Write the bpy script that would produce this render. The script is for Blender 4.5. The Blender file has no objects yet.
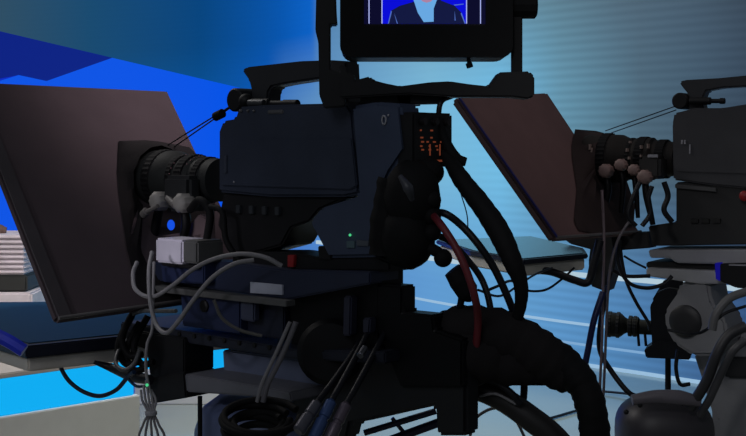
import bpy, bmesh, math, random
from mathutils import Vector, Matrix
random.seed(7)
scn = bpy.context.scene
COL = scn.collection
F, CX, HY, EYE = 1200.0, 373.0, 150.0, 1.6      # lens in pixels, optical centre, horizon, eye height

# ------------------------------------------------------------------ materials
def srgb(r, g, b):
    f = lambda c: (c/255/12.92) if c/255 <= .04045 else ((c/255+.055)/1.055)**2.4
    return (f(r), f(g), f(b), 1)
MATS = {}
def mat(name, rgb, rough=.5, metal=0, spec=.5, bump=0, bscale=60, var=.12, vscale=12, emit=0, sheen=0):
    if name in MATS: return MATS[name]
    m = bpy.data.materials.new(name); m.use_nodes = True
    nt = m.node_tree; b = nt.nodes['Principled BSDF']
    c = srgb(*rgb)
    tc = nt.nodes.new('ShaderNodeTexCoord')
    n = nt.nodes.new('ShaderNodeTexNoise'); n.inputs['Scale'].default_value = vscale; n.inputs['Detail'].default_value = 4
    nt.links.new(tc.outputs['Object'], n.inputs['Vector'])
    cr = nt.nodes.new('ShaderNodeValToRGB')
    cr.color_ramp.elements[0].position = .3; cr.color_ramp.elements[1].position = .7
    cr.color_ramp.elements[0].color = tuple(x*(1-var) for x in c[:3])+(1,)
    cr.color_ramp.elements[1].color = tuple(min(1, x*(1+var)) for x in c[:3])+(1,)
    nt.links.new(n.outputs['Fac'], cr.inputs['Fac'])
    nt.links.new(cr.outputs['Color'], b.inputs['Base Color'])
    b.inputs['Roughness'].default_value = rough; b.inputs['Metallic'].default_value = metal
    b.inputs['Specular IOR Level'].default_value = spec
    if sheen: b.inputs['Sheen Weight'].default_value = sheen
    if emit:
        nt.links.new(cr.outputs['Color'], b.inputs['Emission Color']); b.inputs['Emission Strength'].default_value = emit
    if bump:
        n2 = nt.nodes.new('ShaderNodeTexNoise'); n2.inputs['Scale'].default_value = bscale; n2.inputs['Detail'].default_value = 3
        nt.links.new(tc.outputs['Object'], n2.inputs['Vector'])
        bp = nt.nodes.new('ShaderNodeBump'); bp.inputs['Strength'].default_value = bump; bp.inputs['Distance'].default_value = .002
        nt.links.new(n2.outputs['Fac'], bp.inputs['Height']); nt.links.new(bp.outputs['Normal'], b.inputs['Normal'])
    MATS[name] = m; return m
def glow(name, rgb, s=1.0):
    if name in MATS: return MATS[name]
    m = bpy.data.materials.new(name); m.use_nodes = True; nt = m.node_tree
    b = nt.nodes['Principled BSDF']; b.inputs['Base Color'].default_value = (0, 0, 0, 1); b.inputs['Roughness'].default_value = .6
    b.inputs['Specular IOR Level'].default_value = .1
    b.inputs['Emission Color'].default_value = srgb(*rgb); b.inputs['Emission Strength'].default_value = s
    MATS[name] = m; return m

body_m   = mat('blue_black_plastic', (50, 57, 74), .62, spec=.3, bump=.15, bscale=300)
body2_m  = mat('slate_plastic', (60, 70, 92), .55, spec=.3, bump=.1, bscale=300)
grey_body= mat('grey_plastic', (62, 62, 66), .6, spec=.3, bump=.15, bscale=300)
black_m  = mat('black_plastic', (20, 20, 23), .55, spec=.3)
rubber_m = mat('black_rubber', (15, 15, 17), .75, spec=.2, bump=.3)
cable_m  = mat('cable_jacket', (14, 16, 24), .5, spec=.35)
bluecab_m= mat('blue_cable', (12, 22, 70), .45, spec=.4)
redcab_m = mat('red_cable', (104, 26, 36), .5)
greycab_m= mat('grey_cable', (126, 124, 128), .55)
board_m  = mat('hood_board', (80, 70, 74), .85, spec=.15, bump=.1, bscale=200, var=.06)
cloth_m  = mat('black_cloth', (40, 38, 39), .95, spec=.05, bump=.8, bscale=40)
lens_m   = mat('lens_barrel', (36, 38, 38), .65, spec=.25, bump=.2, bscale=200)
ring_m   = mat('lens_ring', (22, 22, 24), .75, spec=.15)
mark_m   = mat('faded_white_mark', (150, 150, 158), .6)
dark_m   = mat('matt_black_metal', (14, 14, 17), .5, metal=.3, spec=.3)
steel_m  = mat('brushed_steel', (120, 122, 130), .35, metal=.9)
knob_m   = mat('pale_grey_knob', (150, 146, 142), .6, bump=.3, bscale=120)
knob2_m  = mat('pinkish_knob', (132, 110, 106), .6, bump=.3, bscale=120)
white_m  = mat('off_white_plastic', (205, 200, 215), .5)
pgrey_m  = mat('pedestal_grey_paint', (120, 124, 138), .5)
rgrey_m  = mat('robot_grey_paint', (134, 134, 138), .5)
bgrey_m  = mat('blue_grey_paint', (92, 104, 140), .5)
glass_m  = mat('dark_screen_glass', (24, 60, 84), .5, spec=.06, var=.03)
orange_l = glow('amber_led', (150, 74, 50), .42)
green_l  = glow('green_led', (90, 240, 160), .7)
red_m    = mat('red_plastic', (150, 30, 34), .5)
seat_m   = mat('white_upholstery', (225, 215, 222), .8, bump=.2)
brown_m  = mat('brown_leather', (110, 84, 76), .6)

# ------------------------------------------------------------------ frames of reference
class Rig:
    def __init__(s, x, y, yaw):                 # local x = towards the camera's rear, y = its far side, z = up
        s.M = Matrix.Translation((x, y, 0)) @ Matrix.Rotation(yaw, 4, 'Z'); s.I = s.M.inverted()
        s.v = s.I @ Vector((0, 0, EYE)); s.R = s.I.to_3x3()
    def ray(s, px, py): return s.R @ Vector(((px-CX)/F, 1, (HY-py)/F))
    def on(s, px, py, c=0):                     # where a sight line meets the local plane y=c
        d = s.ray(px, py); t = (c-s.v.y)/d.y; return s.v + d*t
    def xz(s, px, py, c=0): p = s.on(px, py, c); return (p.x, p.z)
    def m(s, n, px, py, c=0):                   # n pixels in metres there
        p = s.M @ s.on(px, py, c); return n*p.y/F
    def dep(s, px, py, depth):                  # point at a distance, in local coordinates
        return s.v + s.ray(px, py)*depth
W0 = Rig(0, 0, 0)
C1 = Rig(-.143, 2.35, -math.radians(41.15))
C2 = Rig(.86, 3.2, -math.radians(33))

def thing(name, label, cat, rig=W0, base=(0, 0, 0), group=None):
    o = bpy.data.objects.new(name, None); COL.objects.link(o); o.empty_display_size = .05
    o.matrix_world = rig.M @ Matrix.Translation(base)
    o['label'] = label; o['category'] = cat
    if group: o['group'] = group
    OFF[o.name] = Vector(base); return o
OFF = {}
def obj(name, bm, m, parent=None, rig=W0, label=None, cat=None, group=None, kind=None, base=None, smooth=False):
    if parent is not None: off = OFF[parent.name]
    elif base is not None: off = Vector(base)
    else:
        vs = [v.co for v in bm.verts]
        off = Vector(((min(v.x for v in vs)+max(v.x for v in vs))/2, (min(v.y for v in vs)+max(v.y for v in vs))/2, min(v.z for v in vs)))
    bmesh.ops.recalc_face_normals(bm, faces=bm.faces)
    for v in bm.verts: v.co -= off
    me = bpy.data.meshes.new(name); bm.to_mesh(me); bm.free()
    for mm in (m if isinstance(m, (list, tuple)) else [m]): me.materials.append(mm)
    o = bpy.data.objects.new(name, me); COL.objects.link(o)
    if smooth:
        for p in me.polygons: p.use_smooth = True
        me.set_sharp_from_angle(angle=math.radians(38))
    if parent is not None: o.parent = parent; OFF[o.name] = off.copy()
    else: o.matrix_world = rig.M @ Matrix.Translation(off); OFF[o.name] = off.copy()
    if label: o['label'] = label
    if cat: o['category'] = cat
    if group: o['group'] = group
    if kind: o['kind'] = kind
    return o

# ------------------------------------------------------------------ shapes, all adding to a bmesh
def NB(): return bmesh.new()
def merge(bm, t):
    me = bpy.data.meshes.new('t'); t.to_mesh(me); t.free(); bm.from_mesh(me); bpy.data.meshes.remove(me)
def bev(t, b, seg=2):
    if b > 0: bmesh.ops.bevel(t, geom=list(t.edges), offset=b, segments=seg, affect='EDGES', clamp_overlap=True)
def box(bm, x0, x1, y0, y1, z0, z1, b=.002, rot=None, mi=0):
    t = NB(); bmesh.ops.create_cube(t, size=1)
    c = Vector(((x0+x1)/2, (y0+y1)/2, (z0+z1)/2)); s = Vector((abs(x1-x0), abs(y1-y0), abs(z1-z0)))
    for v in t.verts: v.co = Vector((v.co.x*s.x, v.co.y*s.y, v.co.z*s.z))
    bev(t, min(b, min(s)*.45))
    for v in t.verts: v.co = (rot @ v.co if rot else v.co) + c
    for f in t.faces: f.material_index = mi
    merge(bm, t); return bm
def prism(bm, pts, y0, y1, b=.002, mi=0):        # polygon in the x-z plane pushed along y
    t = NB(); a = [t.verts.new((p[0], y0, p[1])) for p in pts]; c = [t.verts.new((p[0], y1, p[1])) for p in pts]
    n = len(pts); t.faces.new(a); t.faces.new(c[::-1])
    for i in range(n): t.faces.new((a[i], c[i], c[(i+1) % n], a[(i+1) % n]))
    bmesh.ops.recalc_face_normals(t, faces=t.faces); bev(t, b)
    for f in t.faces: f.material_index = mi
    merge(bm, t); return bm
def frame_of(d):
    d = d.normalized(); u = Vector((0, 0, 1)) if abs(d.z) < .9 else Vector((1, 0, 0))
    a = d.cross(u).normalized(); return a, d.cross(a).normalized(), d
def lathe(bm, p, d, prof, seg=28, teeth=None):    # prof = [(distance along, radius)]
    p = Vector(p); a, c, d = frame_of(Vector(d)); rings = []
    for k, (t, r) in enumerate(prof):
        rr = []
        for i in range(seg):
            an = 2*math.pi*i/seg; q = r*(1+(teeth if teeth and i % 2 else 0))
            rr.append(bm.verts.new(p+d*t+(a*math.cos(an)+c*math.sin(an))*q))
        rings.append(rr)
    for k in range(len(rings)-1):
        for i in range(seg): bm.faces.new((rings[k][i], rings[k][(i+1) % seg], rings[k+1][(i+1) % seg], rings[k+1][i]))
    bm.faces.new(rings[0][::-1]); bm.faces.new(rings[-1]); return bm
def cyl(bm, p0, p1, r0, r1=None, seg=18):
    p0 = Vector(p0); d = Vector(p1)-p0; L = d.length; r1 = r0 if r1 is None else r1; e = min(r0, r1, L)*.15
    return lathe(bm, p0, d, [(0, r0-e), (e, r0), (L-e, r1), (L, r1-e)], seg)
def ball(bm, c, r, s=(1, 1, 1), lumps=0, seg=18):
    t = NB(); bmesh.ops.create_uvsphere(t, u_segments=seg, v_segments=seg*2//3, radius=1)
    for v in t.verts:
        k = 1+lumps*math.sin(v.co.x*7+3*v.co.y)*math.cos(v.co.z*6+v.co.y*4)
        v.co = Vector((v.co.x*s[0], v.co.y*s[1], v.co.z*s[2]))*r*k+Vector(c)
    merge(bm, t); return bm
def smoothpath(P, n=6):
    P = [Vector(p) for p in P]; out = []
    for i in range(len(P)-1):
        a = P[i-1] if i else P[0]*2-P[1]; b = P[i]; c = P[i+1]; d = P[i+2] if i+2 < len(P) else P[-1]*2-P[-2]
        for k in range(n):
            t = k/n; out.append(.5*((2*b)+(c-a)*t+(2*a-5*b+4*c-d)*t*t+(3*b-a-3*c+d)*t**3))
    out.append(P[-1]); return out
def tube(bm, P, r, seg=10, n=6, lump=0):
    Q = smoothpath(P, n); N = len(Q); rings = []; prev = None
    for i, q in enumerate(Q):
        d = (Q[min(i+1, N-1)]-Q[max(i-1, 0)]).normalized()
        if prev is None: a = frame_of(d)[0]
        else: a = (prev-d*prev.dot(d)).normalized()
        prev = a; c = d.cross(a)
        if isinstance(r, (list, tuple)):
            f = i/(N-1)*(len(r)-1); k = min(int(f), len(r)-2); rr = r[k]+(r[k+1]-r[k])*(f-k)
        else: rr = r
        if lump: rr *= 1+lump*math.sin(i*2.1)+lump*.6*math.sin(i*.9+1)
        rings.append([bm.verts.new(q+(a*math.cos(6.28318*j/seg)+c*math.sin(6.28318*j/seg))*rr) for j in range(seg)])
    for k in range(N-1):
        for j in range(seg): bm.faces.new((rings[k][j], rings[k][(j+1) % seg], rings[k+1][(j+1) % seg], rings[k+1][j]))
    bm.faces.new(rings[0][::-1]); bm.faces.new(rings[-1]); return bm
def P(px, py, d): return Vector(((px-CX)/F*d, d, EYE+(HY-py)/F*d))

# ================================================================== THE STUDIO
# floor
fb = NB(); box(fb, -7, 9, -3, 17.5, -.1, 0, 0)
floor_m = mat('glossy_studio_floor', (150, 152, 140), .14, spec=.5, var=.04, vscale=1)
obj('floor', fb, floor_m, kind='structure', base=(0, 0, -.1))

# curved back wall behind everything: a path on the floor, stood up 5 m high
path = [(-7.0, 15.6), (-4.6, 15.0), (-1.63, 13.6), (-.55, 12.1), (.55, 10.2), (1.35, 9.15), (1.98, 8.5), (2.5, 8.0), (3.4, 7.3), (5.2, 6.2)]
ps = smoothpath([(x, y, 0) for x, y in path], 8)
cum = [0]
for i in range(1, len(ps)): cum.append(cum[-1]+(ps[i]-ps[i-1]).length)
LEN = cum[-1]; HT = 5.0
def wall_hit(px):                                # distance along the wall seen in that column
    for i in range(len(ps)-1):
        a = ps[i].x/ps[i].y*F+CX; b = ps[i+1].x/ps[i+1].y*F+CX
        if a <= px <= b:
            k = (px-a)/(b-a); return (cum[i]+k*(cum[i+1]-cum[i]))/LEN, ps[i].y+k*(ps[i+1].y-ps[i].y)
    return (0, ps[0].y) if px < 0 else (1, ps[-1].y)
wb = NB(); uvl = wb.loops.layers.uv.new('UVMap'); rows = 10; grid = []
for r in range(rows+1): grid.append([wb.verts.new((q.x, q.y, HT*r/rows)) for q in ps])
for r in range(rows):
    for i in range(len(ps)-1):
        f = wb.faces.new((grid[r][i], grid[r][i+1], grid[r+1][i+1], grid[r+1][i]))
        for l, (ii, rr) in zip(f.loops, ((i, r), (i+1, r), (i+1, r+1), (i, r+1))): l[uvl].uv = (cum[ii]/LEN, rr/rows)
wm = bpy.data.materials.new('wall_light_gradient'); wm.use_nodes = True; nt = wm.node_tree; pb = nt.nodes['Principled BSDF']  # projected blue lighting gradient put into the wall's emission
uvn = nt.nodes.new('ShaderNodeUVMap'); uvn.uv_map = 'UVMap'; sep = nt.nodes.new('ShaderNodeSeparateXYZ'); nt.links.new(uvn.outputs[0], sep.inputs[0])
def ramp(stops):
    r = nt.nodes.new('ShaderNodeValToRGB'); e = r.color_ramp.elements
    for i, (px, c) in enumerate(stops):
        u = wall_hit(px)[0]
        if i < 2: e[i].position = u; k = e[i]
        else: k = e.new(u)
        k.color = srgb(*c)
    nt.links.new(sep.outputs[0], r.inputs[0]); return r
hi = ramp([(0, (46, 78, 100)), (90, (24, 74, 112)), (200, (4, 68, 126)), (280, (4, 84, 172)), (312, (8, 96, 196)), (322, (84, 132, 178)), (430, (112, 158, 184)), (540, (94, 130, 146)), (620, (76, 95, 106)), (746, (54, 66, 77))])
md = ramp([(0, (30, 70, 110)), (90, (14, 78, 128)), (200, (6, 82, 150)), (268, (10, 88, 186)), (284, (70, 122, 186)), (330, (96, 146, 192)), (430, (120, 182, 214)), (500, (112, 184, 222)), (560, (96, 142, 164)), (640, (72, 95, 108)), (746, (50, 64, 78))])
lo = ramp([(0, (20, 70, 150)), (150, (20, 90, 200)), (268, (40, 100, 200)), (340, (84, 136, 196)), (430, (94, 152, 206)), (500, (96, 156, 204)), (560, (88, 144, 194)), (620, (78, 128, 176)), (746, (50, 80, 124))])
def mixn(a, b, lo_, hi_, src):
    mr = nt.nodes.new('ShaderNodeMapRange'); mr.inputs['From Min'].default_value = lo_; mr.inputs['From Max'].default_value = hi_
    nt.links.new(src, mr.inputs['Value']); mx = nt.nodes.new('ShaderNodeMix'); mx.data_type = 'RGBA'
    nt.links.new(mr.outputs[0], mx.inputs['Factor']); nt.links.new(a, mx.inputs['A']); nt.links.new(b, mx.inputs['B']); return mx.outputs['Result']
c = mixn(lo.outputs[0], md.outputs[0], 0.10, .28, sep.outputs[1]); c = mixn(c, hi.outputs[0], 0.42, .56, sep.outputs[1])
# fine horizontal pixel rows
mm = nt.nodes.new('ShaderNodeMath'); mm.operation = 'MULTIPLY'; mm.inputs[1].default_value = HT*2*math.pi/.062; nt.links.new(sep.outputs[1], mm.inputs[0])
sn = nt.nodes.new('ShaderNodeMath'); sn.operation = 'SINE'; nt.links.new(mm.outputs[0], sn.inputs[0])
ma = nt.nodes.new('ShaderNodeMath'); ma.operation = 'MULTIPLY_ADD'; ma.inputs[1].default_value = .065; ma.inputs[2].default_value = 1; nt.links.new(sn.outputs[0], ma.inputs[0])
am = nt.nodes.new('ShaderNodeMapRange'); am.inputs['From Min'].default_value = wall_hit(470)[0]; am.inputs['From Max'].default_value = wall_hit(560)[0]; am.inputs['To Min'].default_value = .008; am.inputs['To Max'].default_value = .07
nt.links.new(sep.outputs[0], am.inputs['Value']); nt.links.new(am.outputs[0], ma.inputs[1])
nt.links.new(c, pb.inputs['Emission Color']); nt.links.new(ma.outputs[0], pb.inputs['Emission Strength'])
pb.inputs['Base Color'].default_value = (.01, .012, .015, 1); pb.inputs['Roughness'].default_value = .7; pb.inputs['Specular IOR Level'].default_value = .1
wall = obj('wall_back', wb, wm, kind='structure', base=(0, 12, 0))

# glowing horizontal trims along its foot
trim_m = glow('trim_light', (150, 186, 216), 1); trim2_m = glow('trim_light_soft', (124, 166, 206), 1)
def wall_trim(name, z, h, m, x0=-.6):
    t = NB(); q = [p for p in ps if p.x > x0]; row = []
    for i, p in enumerate(q):
        d = (q[min(i+1, len(q)-1)]-q[max(i-1, 0)]).normalized(); n = Vector((-d.y, d.x, 0)); n = -n if n.y > 0 else n
        row.append([t.verts.new(p+n*o+Vector((0, 0, zz))) for o, zz in ((.005, z), (.03, z), (.03, z+h), (.005, z+h))])
    for a, b in zip(row, row[1:]):
        for k in range(4): t.faces.new((a[k], b[k], b[(k+1) % 4], a[(k+1) % 4]))
    t.faces.new(row[0]); t.faces.new(row[-1][::-1])
    obj(name, t, m, kind='structure')
wall_trim('trim_1', .655, .035, glow('trim_light_bright', (176, 200, 214), 1))
wall_trim('trim_2', .30, .017, trim_m); wall_trim('trim_3', .15, .014, trim2_m); wall_trim('trim_4', .0, .022, trim_m)

# left video wall running away from us, facets of blue graphics
A0, A1 = Vector((-2.2, 7.1, 0)), Vector((-1.50, 13.5, 0)); dW = A1-A0
B0 = A0-dW*.03; zt = EYE+.7
def lw(px, py):
    k = (px-CX)/F; t = (k*A0.y-A0.x)/(dW.x-k*dW.y); p = A0+dW*t; return Vector((p.x, p.y, EYE+(HY-py)/F*p.y))
lb = NB(); nrm = Vector((dW.y, -dW.x, 0)).normalized()
def poly(bm, pts, mi, o=0):
    f = bm.faces.new([bm.verts.new(Vector(p)+nrm*o) for p in pts]); f.material_index = mi
top = lambda p: Vector((p.x, p.y, zt)); bot = lambda p: Vector((p.x, p.y, 0))
poly(lb, [bot(B0), bot(A1), top(A1), top(B0)], 0)
poly(lb, [bot(B0)-nrm*.12, bot(A1)-nrm*.12, top(A1)-nrm*.12, top(B0)-nrm*.12], 3)
poly(lb, [top(B0), top(A1), top(A1)-nrm*.12, top(B0)-nrm*.12], 3)
poly(lb, [bot(A1), top(A1), top(A1)-nrm*.12, bot(A1)-nrm*.12], 3)
q1, q2, q3, q4 = lw(108, 57), lw(46, 81), lw(18, 75), lw(-60, 98)
poly(lb, [top(B0), top(lw(112, 57)), q2, q3, lw(-60, 92)], 1, .004)
poly(lb, [q3, lw(0, 80.5), lw(-60, 108), lw(-60, 90)], 2, .006)
obj('wall_left', lb, [glow('screen_blue', (8, 82, 228)), glow('screen_navy', (6, 26, 128)), glow('screen_royal', (8, 36, 190)), black_m], kind='structure')

# glowing stage platform at left
pd = Vector((.729, .685, 0)); pn = Vector((-.685, .729, 0)); e1 = Vector((-1.06, 5.46, 0)); e0 = e1-pd*3.2
SM = Rig(e1.x, e1.y, math.atan2(pd.y, pd.x))     # local x along the fascia, y into the platform
st = thing('stage_platform', 'low pale grey stage platform with glowing cyan strip along its front edge', 'platform', SM, (0, 0, 0))
b = NB(); prism(b, [(-3.4, 0), (-.0, 0), (-.0, .485), (-3.4, .485)], 0, 1.6, .004); obj('fascia', b, mat('fascia_paint', (205, 204, 204), .6, var=.03), st)
b = NB(); box(b, -3.38, -.02, .02, 1.58, .486, .645, .003); obj('light_strip', b, glow('cyan_strip', (14, 172, 242), 1), st, label='glowing cyan light strip')
b = NB(); box(b, -3.4, 0, 0, 1.6, .646, .668, .004); obj('platform_top', b, mat('platform_top_paint', (186, 178, 172), .5, var=.03), st)
stp = thing('lit_step', 'cyan glowing step on the floor seen through the gap under the near camera', 'step', W0, (-1.0, 7.9, 0))
b = NB(); box(b, -1.5, -.62, 7.55, 8.2, 0, .22, .004); obj('riser', b, MATS['fascia_paint'], stp)
b = NB(); box(b, -1.49, -.63, 7.56, 8.19, .221, .36, .004); obj('light_strip', b, MATS['cyan_strip'], stp)
b = NB(); box(b, -1.5, -.62, 7.55, 8.2, .361, .375, .004); obj('tread', b, MATS['platform_top_paint'], stp)

# white chair on the platform, mostly hidden by the hood
ch = thing('armchair', 'white ribbed armchair at the far left behind the big black hood', 'chair', W0, (-2.05, 6.3, .668))
b = NB(); box(b, -2.42, -1.70, 5.98, 6.40, .668, .889, .01); obj('plinth', b, seat_m, ch)
b = NB(); box(b, -2.38, -1.73, 6.0, 6.38, .890, .975, .01); obj('base_band', b, mat('chair_base_grey', (52, 53, 52), .6), ch, label='dark grey band')
b = NB()
for i in range(8): box(b, -2.05, -1.74, 6.0, 6.36, .976+i*.025, .999+i*.025, .010)
obj('ribbed_cushion', b, seat_m, ch)
b = NB(); prism(b, [(-2.40, .976), (-2.06, .976), (-2.055, 1.10), (-2.08, 1.18), (-2.14, 1.2), (-2.40, 1.2)], 5.97, 6.3, .03); obj('armrest', b, seat_m, ch, smooth=True)
b = NB()
tube(b, [(-2.2, 6.2, 1.22), (-2.05, 6.15, 1.225), (-1.95, 6.14, 1.20), (-1.88, 6.15, 1.185)], [.02, .035, .035, .02], lump=.05)
obj('rolled_blanket', b, brown_m, label='brown rolled blanket lying on the white armchair', cat='blanket', smooth=True)

# ================================================================== NEAR CAMERA (C1 frame: x to its rear, y to its far side)
S = -.075                                        # near side plane of the body
def pp(R, pts, c): return [R.xz(x, y, c) for x, y in pts]
cam = thing('broadcast_camera', 'large black studio camera in the middle, its lens entering the big grey hood', 'camera', C1, (0, 0, C1.on(300, 258, S).z))
b = NB()
prism(b, pp(C1, [(218, 131), (222, 121), (234, 119), (238, 107), (262, 105), (346, 103), (352, 112), (359, 194), (345, 197), (270, 197), (218, 192)], S), S, .035, .005)
obj('housing', b, body_m, cam, smooth=True)
b = NB(); prism(b, pp(C1, [(222, 140), (350, 138), (352, 140), (357, 186), (350, 190), (222, 186)], S-.003), S-.004, S+.004, .002)
obj('side_panel', b, body_m, cam, smooth=True)
b = NB(); prism(b, pp(C1, [(224, 156), (227, 155), (227, 173), (224, 174)], S-.006), S-.007, S-.002, .001); obj('name_plate', b, mat('dim_plate', (54, 60, 76), .5), cam)
b = NB(); ball(b, C1.on(234, 182, S-.004), .0022); obj('screw', b, mark_m, cam)
# rear adapter (slate block with round mark)
b = NB()
prism(b, pp(C1, [(353, 106), (378, 102), (402, 104), (407, 150), (392, 172), (380, 200), (378, 257), (330, 258), (311, 222), (322, 208), (360, 196)], S), S-.006, -.025, .006)
ad = obj('rear_adapter', b, body2_m, cam, smooth=True)
b = NB(); p = C1.on(384, 120, S-.008); t = []
r_ = .0075
for i in range(25): t.append(p+Vector((math.cos(i/24*6.283)*r_*.6, 0, math.sin(i/24*6.283)*r_)))
tube(b, t, .0016, 6, 1); ball(b, p+Vector((.010, 0, .008)), .0022)
obj('round_mark', b, mark_m, ad, label='small white ring mark')
b = NB(); ball(b, C1.on(350, 235, S-.01), .0025); obj('indicator_lamp', b, green_l, ad)
b = NB(); prism(b, pp(C1, [(346, 241), (354, 241), (354, 248), (346, 248)], S-.01), S-.009, S-.005, .0005); obj('label_plate', b, mat('pale_teal_plate', (74, 96, 104), .5), ad)
b = NB(); prism(b, pp(C1, [(356, 240), (368, 241), (368, 246), (356, 246)], S-.01), S-.009, S-.005, .0005); obj('label_plate', b, mat('pale_grey_plate', (74, 80, 90), .5), ad)
# lower front block, belly line and foot
b = NB()
prism(b, pp(C1, [(222, 193), (345, 198), (318, 210), (308, 222), (290, 228), (280, 246), (250, 254), (228, 250), (216, 225)], S+.01), S+.012, .03, .004)
obj('lower_block', b, black_m, cam, smooth=True)
b = NB()
for i in range(4): b = NB(); box(b, C1.on(236+i*13, 0, S).x-.006, C1.on(236+i*13, 0, S).x+.006, S+.004, S+.02, C1.on(250, 214, S).z, C1.on(250, 206, S).z, .001); obj('switch', b, mat('switch_grey', (46, 50, 56), .5), cam)
# handle
b = NB()
prism(b, pp(C1, [(241, 70), (246, 67), (300, 61), (330, 60), (346, 61), (348, 104), (330, 104), (329, 78), (318, 79), (285, 84), (271, 87), (268, 92), (267, 106), (250, 106), (251, 92), (248, 80)], -.02), -.02, .02, .004)
obj('handle', b, mat('handle_black', (36, 37, 42), .5), cam, smooth=True)
b = NB(); p0 = C1.on(238, 100, -.03); cyl(b, p0+Vector((0, -.012, 0)), p0+Vector((0, .05, 0)), .024, seg=24)
ball(b, C1.on(246, 101, -.035), .015); obj('front_knob', b, black_m, cam, smooth=True)
b = NB(); a_, c_ = C1.on(252, 104, -.05), C1.on(298, 104, -.05)
cyl(b, a_, a_.lerp(c_, .4), .011); cyl(b, a_.lerp(c_, .38), a_.lerp(c_, .75), .007); cyl(b, a_.lerp(c_, .7), c_, .0085); obj('microphone', b, black_m, cam, smooth=True)
b = NB(); cyl(b, C1.on(249, 103, -.062), C1.on(264, 103, -.062), .007); obj('microphone_clamp', b, mat('clamp_grey', (70, 72, 76), .4, metal=.5), cam, smooth=True)
for x in (241, 248, 254):
    b = NB(); ball(b, C1.on(x, 111, S-.001), .0028); obj('button', b, mat('dim_button', (84, 84, 88), .5), cam)
b = NB()
box(b, C1.on(268, 111, S).x, C1.on(284, 111, S).x, S-.003, S+.01, C1.on(270, 114, S).z, C1.on(270, 110, S).z, .002)
obj('slide_switch', b, mat('dim_button', (84, 84, 88), .5), cam)
# lens
ax = C1.on(218, 180, 0); zl = ax.z; fx = C1.on(147, 180, 0).x; L = ax.x-fx
LU = (-1, 0, 0)
ln = NB(); lathe(ln, (ax.x+.01, 0, zl), LU, [(0, .04), (.0, .045), (L*.25, .046), (L*.27, .05), (L*.42, .052), (L*.44, .048), (L*.5, .05), (L*.54, .054), (L*.60, .061), (L*.98, .063), (L*1.02, .060)], 40)
lens = obj('lens', ln, lens_m, cam, smooth=True)
for a_, b_, r in ((.12, .2, .049), (.30, .40, .0545), (.46, .52, .053), (.70, .80, .0645)):
    b = NB(); lathe(b, (ax.x+.01, 0, zl), LU, [(L*a_, r*.95), (L*a_+.001, r), (L*b_-.001, r), (L*b_, r*.95)], 72, teeth=-.02); obj('grip_ring', b, ring_m, lens)
b = NB()
for i in range(26):
    a = i/26*6.283
    for t_, rr in ((.44, .0555), (.26, .0525)):
        if random.random() < .5: ball(b, (ax.x+.01-L*t_-random.uniform(0, .006), math.cos(a)*rr*.95, zl+math.sin(a)*rr*.95), .0017, seg=6)
obj('scale_mark', b, mat('scale_pink', (140, 96, 104), .5), lens)
b = NB(); box(b, ax.x-.09, ax.x-.005, -.075, -.04, zl-.05, zl+.01, .008); box(b, ax.x-.08, ax.x-.02, -.07, 0, zl-.065, zl-.035, .006); obj('zoom_motor', b, mat('motor_grey', (40, 42, 44), .5), lens, smooth=True)

# viewfinder bracket seat on the body top
b = NB(); prism(b, pp(C1, [(360, 100), (398, 99), (398, 105), (360, 107)], -.03), -.03, .04, .003); prism(b, pp(C1, [(360, 102), (370, 102), (370, 110), (360, 110)], -.05), -.06, .0, .003)
obj('viewfinder_mount', b, black_m, cam, smooth=True)
# connector panel at the rear, facing backwards-right
RX = C1.on(405, 120, S).x+.002
b = NB(); zT = EYE+(HY-113)/F*2.12; zB = EYE+(HY-167)/F*2.1
box(b, RX-.02, RX+.02, S-.002, .033, zB, zT, .004); cp = obj('connector_panel', b, black_m, cam, smooth=True)
for r in range(1):
    for k in range(3):
        y = -.055+k*.033; z = zT-.016-r*.021
        b = NB(); lathe(b, (RX+.019, y, z), (1, 0, 0), [(0, .0075), (.006, .0075), (.0065, .006), (.009, .006)], 14); obj('socket', b, mat('socket_metal', (44, 40, 42), .4, metal=.6), cp)
b = NB()
for r, m_ in ((1.3, 3), (1.9, 3), (2.25, 5), (2.6, 4), (2.9, 4)):
    for k in range(m_):
        y = -.062+k*.088/m_+random.uniform(0, .005); w = random.uniform(.003, .007); z = zT-.004-r*.021
        box(b, RX+.0195, RX+.0215, y, y+w, z-.0014, z+.0014, 0)
for k in range(3): box(b, RX+.0195, RX+.0215, -.035+k*.028, -.033+k*.028, zB+.02, zB+.04, 0)
box(b, RX+.0195, RX+.0215, -.045, .02, zB+.009, zB+.0125, 0)
obj('lettering_row', b, orange_l, cp, label='tiny amber printed legends')
b = NB(); tube(b, [C1.dep(400, 112, 2.1), C1.dep(403, 130, 2.1), C1.dep(405, 150, 2.1), C1.dep(409, 160, 2.1)], .006); obj('side_rail', b, dark_m, cam, smooth=True)
b = NB(); tube(b, [C1.dep(438, 120, 2.14), C1.dep(441, 102, 2.14), C1.dep(452, 96, 2.18), C1.dep(462, 92, 2.2)], .005); obj('viewfinder_cable', b, cable_m, cam, smooth=True)
b = NB(); tube(b, [C1.dep(437, 118, 2.12), C1.dep(445, 140, 2.12), C1.dep(455, 158, 2.12), C1.dep(466, 162, 2.12)], [.008, .009, .012, .008]); obj('guard_strap', b, rubber_m, cam, smooth=True)
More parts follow.
